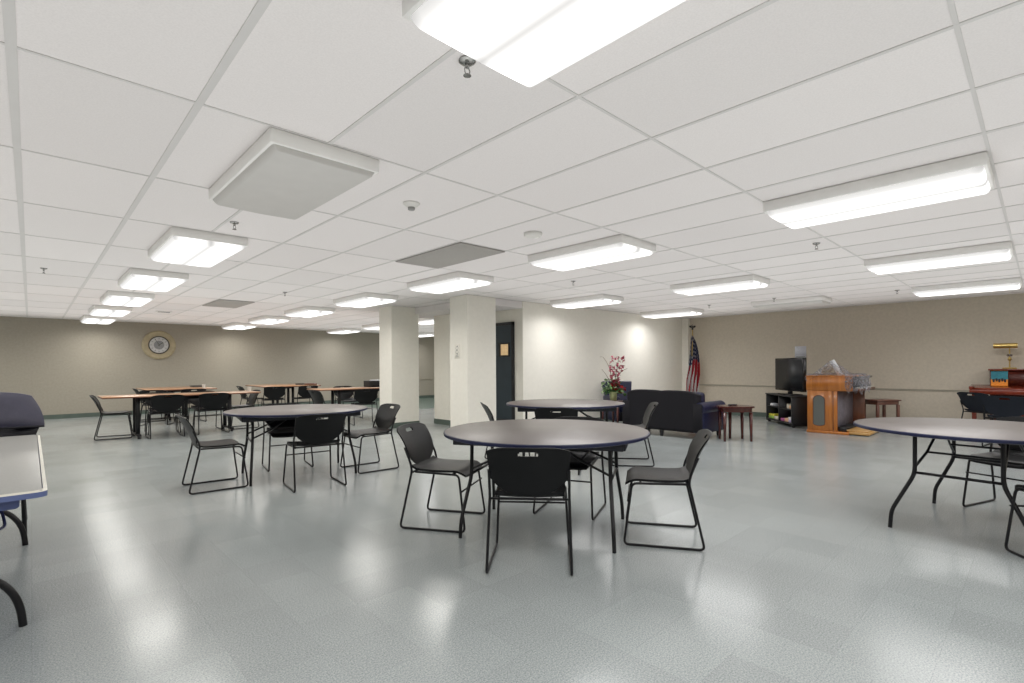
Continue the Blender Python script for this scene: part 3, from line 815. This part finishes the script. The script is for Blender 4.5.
def blob_petals(m, c, r, k, rn):
    for i_ in range(k):
        a = rn.random() * 6.28; e = rn.uniform(-1, 1); d_ = Vector((math.cos(a) * math.cos(e), math.sin(a) * math.cos(e), math.sin(e)))
        s1 = d_.cross(Vector((0, 0, 1))).normalized(); s2 = d_.cross(s1)
        c0 = Vector(c); L_ = r * rn.uniform(.8, 1.3); w_ = L_ * .45
        vs = [c0, c0 + d_ * L_ * .5 + s1 * w_, c0 + d_ * L_ + s2 * w_ * .3, c0 + d_ * L_ * .5 - s1 * w_]
        m.add(vs, [(0, 1, 2, 3)])
m = MB()
stems = [[(0, 0, -.08), right(.02) + Vector((0, 0, .2)), right(.05) + Vector((0, 0, .40)), right(.11) + Vector((0, 0, .73))],
         [(0, 0, -.08), right(-.02) + Vector((0, 0, .2)), right(-.01) + Vector((0, 0, .42))],
         [(0, 0, -.08), right(.06) + Vector((0, 0, .15)), right(.16) + Vector((0, 0, .26))]]
for s_ in stems: m.tube(s_, .005, 6, fillet=.06)
m.build('stems', M['leaf'], fl)
m = MB()
for s_ in ([(0, 0, 0), right(-.03) + Vector((0, 0, .3)), right(-.06) + Vector((0, 0, .50)), right(-.14) + Vector((0, 0, .66)), right(-.20) + Vector((0, 0, .74)), right(-.26) + Vector((0, 0, .735))],
           [(0, 0, 0), right(-.06) + Vector((0, 0, .26)), right(-.14) + Vector((0, 0, .40)), right(-.22) + Vector((0, 0, .50))],
           [(0, 0, 0), right(.08) + Vector((0, 0, .35)), right(.16) + Vector((0, 0, .47)), right(.27) + Vector((0, 0, .51))]):
    m.tube(s_, .008, 6, fillet=.06, r2=.003)
m.build('twigs', M['twig'], fl)
m = MB()
for i_ in range(60):
    f_ = rnd.random(); c = right(rnd.uniform(-.04, .15) * (0.5 + f_)) + Vector((rnd.uniform(-.03, .03), rnd.uniform(-.03, .03), .20 + .53 * f_))
    blob_petals(m, c, .045, 7, rnd)
m.build('orchid_petals', M['petal_pink'], fl)
m = MB()
for i_ in range(24):
    c = right(rnd.uniform(-.03, .17)) + Vector((rnd.uniform(-.05, .05), rnd.uniform(-.06, .02), rnd.uniform(.08, .24))); blob_petals(m, c, .045, 6, rnd)
m.build('red_blooms', M['petal_red'], fl)
for mt, zr, nn, xr in (('leaf', (.03, .18), 44, (-.16, .15)), ('leaf_pale', (.08, .32), 26, (-.16, .05))):
    m = MB()
    for i_ in range(nn):
        c = right(rnd.uniform(*xr)) + Vector((rnd.uniform(-.06, .06), rnd.uniform(-.06, .06), rnd.uniform(*zr))); blob_petals(m, c, .075, 3, rnd)
    m.build('foliage', M[mt], fl)

# navy armchair
t = thing('armchair', 'navy leather armchair against the cream wall behind the vase', 'armchair', (8.92, 5.98, 0), math.radians(-30))
vs = [(-.24, .20, .30), (.24, .20, .30), (.35, .36, .89), (-.35, .36, .89), (-.24, .32, .30), (.24, .32, .30), (.34, .48, .87), (-.34, .48, .87)]
bo = MB().add(vs, [(0, 1, 2, 3), (4, 5, 6, 7), (0, 1, 5, 4), (1, 2, 6, 5), (2, 3, 7, 6), (3, 0, 4, 7)]).build('backrest', M['leather_navy'], t)
bo.modifiers.new('bev', 'BEVEL').width = .03; bo.modifiers['bev'].segments = 3
MB().box(-.26, .26, -.32, .26, .28, .44, bev=.04).build('seat_cushion', M['leather_navy'], t)
for sx in (-1, 1):
    MB().box(sx * .32 - .055, sx * .32 + .055, -.34, .28, .10, .60, bev=.03).build('arm', M['leather_navy'], t)
    for sy in (-.30, .26): MB().tube([(sx * .31, sy, .11), (sx * .31, sy, 0)], .02, 8, r2=.014).build('leg', M['matt_black'], t)
MB().box(-.27, .27, -.31, .27, .10, .28, bev=.01).build('base', M['leather_black'], t)

# ------------------------------------------------------------------ flag
FX, FY = 12.00, 6.05
t = thing('flag_stand', 'furled striped flag on a pole in the corner beyond the sofa', 'flag', (FX, FY, 0))
MB().tube([(0, 0, .02), (0, 0, 2.12)], .013, 10).build('pole', M['gold'], t)
MB().lathe([(.16, 0), (.16, .03), (.08, .06), (.03, .09)], 28).build('stand_base', M['brass'], t)
m = MB().lathe([(.012, 2.10), (.03, 2.125), (.012, 2.15)], 16)
m.add([(0, 0, 2.15), (-.012, .02, 2.22), (.012, .02, 2.22), (0, 0, 2.24), (0, -.02, 2.19)], [(0, 1, 3), (0, 3, 2), (1, 2, 3), (0, 4, 1), (0, 2, 4)])
for s_ in (-1, 1):   # spread wings
    p = Vector((.72 * s_, -.69 * s_, 0))
    m.add([Vector((0, 0, 2.15)), p * .03 + Vector((0, 0, 2.21)), p * .085 + Vector((0, 0, 2.205)), p * .075 + Vector((0, 0, 2.165)), p * .03 + Vector((0, 0, 2.15))], [(0, 1, 2, 3, 4)])
m.build('eagle_finial', M['matt_black'], t)
nu, nv = 60, 54
vs = []; fs = []; mi = []
z1, z0 = 1.97, .55
side = Vector((.72, -.69, 0)); out = Vector((-.69, -.72, 0))
for b in range(nv + 1):
    v = b / nv
    z = z1 - (z1 - z0) * v
    wl = .03 + .12 * min(1, v * 1.3) ** .6; wr = .03 + .17 * min(1, v * 1.5) ** .6
    for a in range(nu + 1):
        u = a / nu
        fold = math.sin(u * PI * 9 + v * 1.2) * (.012 + .028 * min(1, v * 2))
        off = -wl + (wl + wr) * u + .02 * math.sin(v * 5)
        p = side * (off - .02 * v) + out * (.03 + fold + .02 * math.sin(u * 3)) + Vector((0, 0, z - .06 * u * (1 - v) * 0 - .25 * abs(u - .15) * (1 - v) * .5))
        vs.append(p)
for b in range(nv):
    for a in range(nu):
        u = (a + .5) / nu; v = (b + .5) / nv
        fs.append((b * (nu + 1) + a, b * (nu + 1) + a + 1, (b + 1) * (nu + 1) + a + 1, (b + 1) * (nu + 1) + a))
        if v < .47 + .05 * math.sin(u * 9) - .12 * (u - .3):
            star = (a % 6 in (1, 2)) and ((b + (a // 5) % 2 * 2) % 4 in (0, 1))
            mi.append(1 if star else 2)
        else:
            mi.append((0 if (u * 4 + v * 1.3) % 1 < .58 else 1))
cl = MB(); cl.v = [tuple(p) for p in vs]; cl.f = fs; cl.m = mi
cl.build('flag_cloth', [M['red'], M['white'], M['blue']], t)
MB().tube([(.01, -.01, 1.98), tuple(side * -.03 + out * .07 + Vector((0, 0, 1.75))), tuple(side * -.04 + out * .07 + Vector((0, 0, 1.45)))], .008, 6, fillet=.05).build('gold_cord', M['gold'], t)

# ------------------------------------------------------------------ TV and stand
SA = math.atan2(.755, -.657) # facing direction of the stand
sx0, sy0 = (11.54 + 10.61) / 2, (4.15 + 3.34) / 2
nrm = Vector((-.657, .755, 0))
sc_ = Vector((sx0, sy0, 0)) - nrm * .225
t = thing('tv_stand', 'black open-shelved TV stand set at an angle', 'tv stand', tuple(sc_), SA - PI / 2 + PI)
# local: front on -y
W, D, HH = .61, .225, .61
t.rotation_euler = (0, 0, SA + PI / 2)
MB().box(-W - .015, W + .015, -D - .01, D + .01, HH - .025, HH, bev=.004).build('top', M['matt_black'], t)
MB().box(-W, W, -D, D, .05, .085, bev=.003).build('bottom_board', M['matt_black'], t)
for x in (-W + .02, W - .02): MB().box(x - .02, x + .02, -D, D, .03, HH - .025, bev=.003).build('side_panel', M['matt_black'], t)
MB().box(-.015, .015, -D + .01, D, .085, HH - .025).build('divider', M['matt_black'], t)
MB().box(-W + .02, W - .02, D - .012, D, .06, HH - .03).build('back_panel', M['gloss_black'], t)
for x0, x1 in ((-W + .04, -.015), (.015, W - .04)): MB().box(x0, x1, -D + .02, D - .012, .33, .348).build('shelf', M['matt_black'], t)
for x in (-W + .05, W - .05):
    for y in (-D + .05, D - .05): MB().lathe([(.028, 0), (.03, .05)], 14, T=TR(x, y, 0)).build('foot', M['matt_black'], t)
def on_stand(x, y, z): 
    v = t.matrix_basis @ Vector((x, y, z)); return (v.x, v.y, v.z)
stand = t
Mt = Matrix.Translation(sc_) @ RZ(SA + PI / 2)
def put(mb, name, m, x, y, z, lab, cat, grp):
    p = Mt @ Vector((x, y, z)); o = mb.build(name, m, loc=tuple(p), rotz=SA + PI / 2); tag(o, lab, cat, grp); return o
items = [
    ('media_box', 'paper', -.45, .348, (.07, .06, .05), 'white box on the upper left shelf of the TV stand'),
    ('media_box', 'cream', .30, .348, (.05, .05, .09), 'cream box standing on the upper right shelf of the TV stand'),
    ('media_box', 'peach', .40, .348, (.04, .05, .06), 'peach box on the upper right shelf of the TV stand'),
    ('video_case', 'lime', -.42, .085, (.13, .08, .05), 'green case at the bottom of the stack, lower left shelf'),
    ('video_case', 'yellow', -.42, .136, (.12, .08, .04), 'yellow case on top of the green one, lower left shelf'),
    ('video_case', 'cream', -.18, .085, (.09, .08, .06), 'cream case on the lower left shelf beside the divider'),
    ('video_case', 'magenta', .12, .085, (.08, .08, .05), 'magenta case on the lower right shelf'),
    ('video_case', 'peach', .30, .085, (.08, .08, .07), 'peach case in the middle of the lower right shelf'),
    ('video_case', 'lilac', .46, .085, (.07, .08, .05), 'lilac case at the right end of the lower right shelf'),
    ('video_case', 'paper', .44, .136, (.08, .07, .05), 'white case on top of the lilac case'),
]
for nm, mt, x, z, (a, b, c), lab in items:
    put(MB().box(-a, a, -b, b, 0, c, bev=.003), nm, M[mt], x, -D + .11, z, lab, 'case', 'boxes and cases on the TV stand')
tvp = Mt @ Vector((.02, .0, HH))
t = thing('television', 'flat black television on the angled stand', 'television', tuple(tvp), math.radians(136) + PI / 2)
MB().box(-.26, .26, -.12, .12, 0, .018, bev=.006).build('stand_foot', M['gloss_black'], t)
MB().box(-.05, .05, -.02, .03, .018, .10).build('neck', M['gloss_black'], t)
MB().box(-.53, .53, -.03, .04, .075, .745, bev=.008).build('bezel', M['gloss_black'], t)
MB().box(-.50, .50, -.034, -.030, .115, .715).build('screen', M['tv'], t)
# paper taped on the wall
t = thing('wall_notice', 'white printed notice sheet taped on the wall above the television', 'notice', (XR - .004, 3.72, 1.50))
MB().box(-.002, 0, -.115, .115, -.125, .125).build('sheet', M['paper_blue'], t)
m = MB()
for k in range(7): m.box(-.004, -.002, -.08, .08 - .03 * (k % 3), (.09 - .025 * k), (.093 - .025 * k))
m.box(-.004, -.002, -.09, .09, -.115, -.10)
m.build('printed_lines', M['grey_pl'], t)

# ------------------------------------------------------------------ organ
OX, OY = 10.18, 2.95       # corner nearest the TV; player side toward -Y
t = thing('organ', 'orange oak electronic organ with arched grey speaker panel', 'organ', (OX, OY, 0))
LW = 1.15
HO = 1.0
# end panels with the knee opening between them
MB().box(.02, LW - .02, -.44, -.0, .04, .755, bev=.004).build('rear_case', M['oak'], t)
MB().box(0, .035, -.47, 0, 0.035, .765, bev=.004).build('end_panel', M['oak'], t)
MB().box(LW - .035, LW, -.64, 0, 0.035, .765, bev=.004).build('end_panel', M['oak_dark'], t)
MB().box(-.008, .0, -.375, -.015, .05, .75, bev=.002).build('speaker_frame', M['oak'], t)
ol = []
for k in range(25):
    a = PI * k / 24; ol.append((-.19 + .092 * math.cos(a), .585 + .085 * math.sin(a)))
for k in range(25):
    a = PI + PI * k / 24; ol.append((-.19 + .092 * math.cos(a), .17 + .04 * math.sin(a)))
n = len(ol)
MB().add([(-.012, y, z) for y, z in ol] + [(-.0085, y, z) for y, z in ol], [tuple(range(n)), tuple(range(2 * n - 1, n - 1, -1))] + [(k, (k + 1) % n, n + (k + 1) % n, n + k) for k in range(n)]).build('speaker_grille', M['speaker_cloth'], t)
m = MB()
m.tube([(-.013, y, z) for y, z in ol] + [(-.013, ol[0][0], ol[0][1])], .006, 6); m.build('grille_moulding', M['oak_dark'], t)
MB().box(-.015, LW + .015, -.64, .01, 0, .045, bev=.004).build('plinth', M['oak'], t)
MB().box(.035, LW - .035, -.455, -.44, .06, .76).build('knee_board', M['lilac_grey'], t)
MB().box(-.012, LW + .012, -.70, .012, .755, 1.0, bev=.006).build('console_case', M['oak'], t)
MB().box(-.02, LW + .02, -.72, .02, 1.0, 1.02, bev=.005).build('console_top', M['oak'], t)
MB().box(-.0135, -.0115, -.66, -.03, .79, .965, bev=.0005).build('side_inlay', M['oak'], t)
MB().box(.02, LW - .02, -.712, -.695, .80, 1.01, bev=.003).build('manual_recess', M['gloss_black'], t)
MB().box(.0, LW, -.80, -.70, .755, .80, bev=.006).build('keyboard_shelf', M['oak_dark'], t)
kb = MB().box(.10, LW - .10, -.79, -.712, .80, .825, bev=.003).build('keyboard', M['key_white'], t)
m = MB()
for k in range(34):
    if k % 7 in (2, 6): continue
    m.box(.13 + k * .026, .145 + k * .026, -.76, -.712, .825, .838)
m.build('black_keys', M['gloss_black'], kb)
MB().box(.02, LW - .02, -.76, -.71, .975, 1.01, bev=.004).build('music_rail', M['gloss_black'], t)
MB().box(.04, .9, -.60, -.47, .045, .13, bev=.006).build('toe_board', M['matt_black'], t)
MB().box(-.010, .002, -.412, -.404, .05, .75).build('panel_groove', M['oak_dark'], t)
pd = MB().box(.02, .85, -.93, -.64, .015, .06, bev=.004).build('pedal_frame', M['pedal'], t)
m = MB()
for k in range(12): m.box(.05 + k * .062, .078 + k * .062, -.91, -.50, .06, .085, bev=.003)
m.build('pedals', M['pedal'], pd)
# white music book and plastic cover
o = MB().box(-.012, .012, -.04, .04, 0, .30).build('music_book', M['paper'])
o.location = (OX + .12, OY - .50, 1.022); o.rotation_euler = (-.48, 0, 0); tag(o, 'white folded music book leaning under the clear plastic on the organ', 'book')
def sheet_grid(name, fn, nx_, ny_):
    m = MB(); vs = [fn(a / nx_, b / ny_) for a in range(nx_ + 1) for b in range(ny_ + 1)]
    fs = [(a * (ny_ + 1) + b, a * (ny_ + 1) + b + 1, (a + 1) * (ny_ + 1) + b + 1, (a + 1) * (ny_ + 1) + b) for a in range(nx_) for b in range(ny_)]
    m.add(vs, fs); return m
rs = random.Random(3); jit = {}
def jn(a, b, s_=.012):
    k = (round(a * 40), round(b * 40))
    if k not in jit: jit[k] = (rs.uniform(-1, 1), rs.uniform(-1, 1), rs.uniform(-1, 1))
    return [s_ * q for q in jit[k]]
def tent(a, b):
    x = -.03 + 1.0 * a; y = .03 - .78 * b
    px_, py_ = .12, -.355
    d_ = math.hypot((x - px_) * .55, (y - py_) * 1.0)
    z = 1.025 + max(0, .265 - d_ * .95) + .02 * math.sin(x * 23 + y * 9)
    if b > .96: z = .95
    if a < .03: z -= .07 + .03 * math.sin(b * 30)
    j = jn(a, b, .014)
    return (x + j[0], y + j[1], max(z + abs(j[2]), 1.024 if 0.03 <= a and b <= .96 else 0))
t2 = thing('plastic_cover', 'crumpled clear plastic sheet draped over the organ top and keys', 'plastic sheet', (OX, OY, 0))
sheet_grid('s', tent, 40, 40).build('tent_sheet', M['sheet'], t2)
def drape(a, b):
    x = -.045 - .015 * math.sin(b * 25 + a * 6); y = -.60 - .22 * b; z = 1.03 - .24 * a * (.7 + .6 * abs(math.sin(b * 7))) 
    j = jn(a, b, .012); return (x + j[0], y + j[1], z + j[2])
sheet_grid('s', drape, 20, 20).build('side_drape', M['sheet'], t2)
def front_drape(a, b):
    x = .0 + .75 * b; y = -.80 - .015 * math.sin(b * 30 + a * 8); z = 1.03 - .26 * a * (.75 + .5 * abs(math.sin(b * 9)))
    j = jn(a + 3, b, .012); return (x + j[0], y + j[1], z + j[2])
sheet_grid('s', front_drape, 20, 30).build('front_drape', M['sheet'], t2)
# organ bench
t = thing('organ_bench', 'small wooden bench right of the organ by the tan wall', 'bench', (11.80, 2.15, 0), math.radians(-35))
MB().box(-.26, .26, -.19, .19, .52, .547, bev=.006).build('seat', M['bench'], t)
MB().box(-.23, .23, -.16, .16, .45, .52, bev=.003).build('apron', M['bench'], t)
for sx in (-1, 1):
    for sy in (-1, 1): MB().box(sx * .22 - .022, sx * .22 + .022, sy * .15 - .022, sy * .15 + .022, 0, .45, bev=.003).build('leg', M['bench'], t)

# ------------------------------------------------------------------ piano (against the right wall, faces -X)
t = thing('upright_piano', 'cherry red upright piano cut off by the right edge', 'piano', (12.36, .88, 0), 0)
PW = 1.48
# local: x negative toward the player, y negative along the wall
MB().box(-.34, -.0, -PW + .10, -.24, .06, 1.10, bev=.006).build('case', M['piano_dark'], t)
MB().box(-.38, .0, -PW + .08, -.22, 1.10, 1.125, bev=.005).build('lid', M['piano'], t)
MB().add([(-.34, -.26, .82), (-.34, -PW + .12, .82), (-.30, -PW + .12, 1.10), (-.30, -.26, 1.10), (-.36, -.26, .82), (-.36, -PW + .12, .82), (-.345, -PW + .12, 1.10), (-.345, -.26, 1.10)], [(0, 1, 2, 3), (4, 5, 6, 7), (0, 1, 5, 4), (1, 2, 6, 5), (2, 3, 7, 6), (3, 0, 4, 7)]).build('music_panel', M['piano_dark'], t)
MB().box(-.70, -.34, -PW, 0, .70, .775, bev=.01).build('key_bed', M['piano'], t)
MB().add([(-.68, 0, .775), (-.68, -PW, .775), (-.34, -PW, .775), (-.34, 0, .775), (-.66, 0, .80), (-.66, -PW, .80), (-.34, -PW, .855), (-.34, 0, .855)], [(0, 1, 2, 3), (4, 5, 6, 7), (0, 1, 5, 4), (1, 2, 6, 5), (2, 3, 7, 6), (3, 0, 4, 7)]).build('fallboard', M['piano'], t)
MB().box(-.70, -.34, -.045, .005, .775, .835, bev=.012).build('cheek', M['piano'], t)
MB().box(-.70, -.34, -PW - .005, -PW + .045, .775, .835, bev=.012).build('cheek', M['piano'], t)
for y in (-.06, -PW + .06): MB().box(-.67, -.61, y - .03, y + .03, 0, .70, bev=.006).build('leg', M['piano'], t)
MB().box(-.355, -.34, -PW + .14, -.28, .12, .66, bev=.003).build('lower_panel', M['piano'], t)
MB().box(-.42, -.34, -.75, -.60, .06, .08, bev=.004).build('pedals', M['brass'], t)
def banner(y, topc, lab, figs):
    t_ = thing('cloth_banner', lab, 'banner', (12.36 - .372, y, 0), 0, 'printed cloths on the piano')
    n = 16; m = MB(); vs = []; fs = []; mi = []
    for b in range(n + 1):
        v = b / n; z = 1.11 - .29 * v; x = .028 - .030 * v
        if v > .9: x = -.004 - (v - .9) * .6; z = 1.11 - .29 * .9 - (v - .9) * .10
        for s_ in (-1, 1): vs.append((x, s_ * .105, z))
    for b in range(n): fs.append((2 * b, 2 * b + 1, 2 * b + 3, 2 * b + 2)); mi.append(0 if .06 < b / n < .52 else 1)
    m.v = vs; m.f = fs; m.m = mi
    m.build('cloth', [topc, M['orange']] if figs else [topc, topc], t_)
    if figs:
        m = MB()
        for k in range(5):
            yy = -.07 + .035 * k; zz = .93 + .012 * (k % 2)
            xx = .028 - .030 * (1.11 - zz) / .29 - .005
            m.add([(xx, yy - .012, zz - .03), (xx, yy + .012, zz - .03), (xx, yy + .014, zz + .012), (xx, yy, zz + .03), (xx, yy - .014, zz + .012)], [(0, 1, 2, 3, 4)])
            m.add([(xx, yy + .01, zz + .01), (xx, yy + .03, zz + .02), (xx, yy + .012, zz - .004)], [(0, 1, 2)])
        m.build('silhouettes', M['matt_black'], t_)
banner(.52, M['teal'], 'teal and orange banner with dark figures hanging on the piano', True)
banner(.075, M['sky_print'], 'blue cloth hanging on the piano at the photo edge', False)
# brass lamp
t = thing('piano_lamp', 'brass piano lamp with long horizontal shade on the piano top', 'lamp', (12.20, .40, 1.125))
MB().box(-.07, .07, -.09, .09, 0, .025, bev=.008).build('lamp_base', M['brass'], t)
MB().tube([(0, 0, .02), (0, 0, .20), (-.02, 0, .37)], .010, 10, fillet=.03).lathe([(.016, .14), (.030, .17), (.016, .20)], 16).build('stem', M['brass'], t)
MB().lathe([(.030, .215), (.042, .235), (.030, .255)], 18).build('clear_knob', M['chrome'], t)
sh = MB(); sh.tube([(-.04, -.10, .40), (-.04, .20, .40)], .044, 16); sh.build('lamp_shade', M['brass'], t)

# ------------------------------------------------------------------ camera
cam = bpy.data.cameras.new('camera'); co = bpy.data.objects.new('camera', cam); COL.objects.link(co)
F = 505.88
cam.sensor_width = 36; cam.sensor_fit = 'HORIZONTAL'; cam.lens = F / 1024 * 36
cam.shift_y = (365.98 - 341.5) / 1024
cam.clip_start = .05; cam.clip_end = 100
co.matrix_world = Matrix.Translation((0, 0, 1.222)) @ RZ(-.7608) @ RX(PI / 2) @ RZ(-.0054)
scn.camera = co

# ------------------------------------------------------------------ world and colour
w = bpy.data.worlds.new('world'); scn.world = w; w.use_nodes = True
w.node_tree.nodes['Background'].inputs['Color'].default_value = (.9, .95, 1, 1)
w.node_tree.nodes['Background'].inputs['Strength'].default_value = .3
scn.view_settings.view_transform = 'Standard'
scn.view_settings.look = 'None'
scn.view_settings.exposure = .93
scn.cycles.use_denoising = True
scn.cycles.max_bounces = 8; scn.cycles.diffuse_bounces = 6
scn.cycles.sample_clamp_indirect = 6
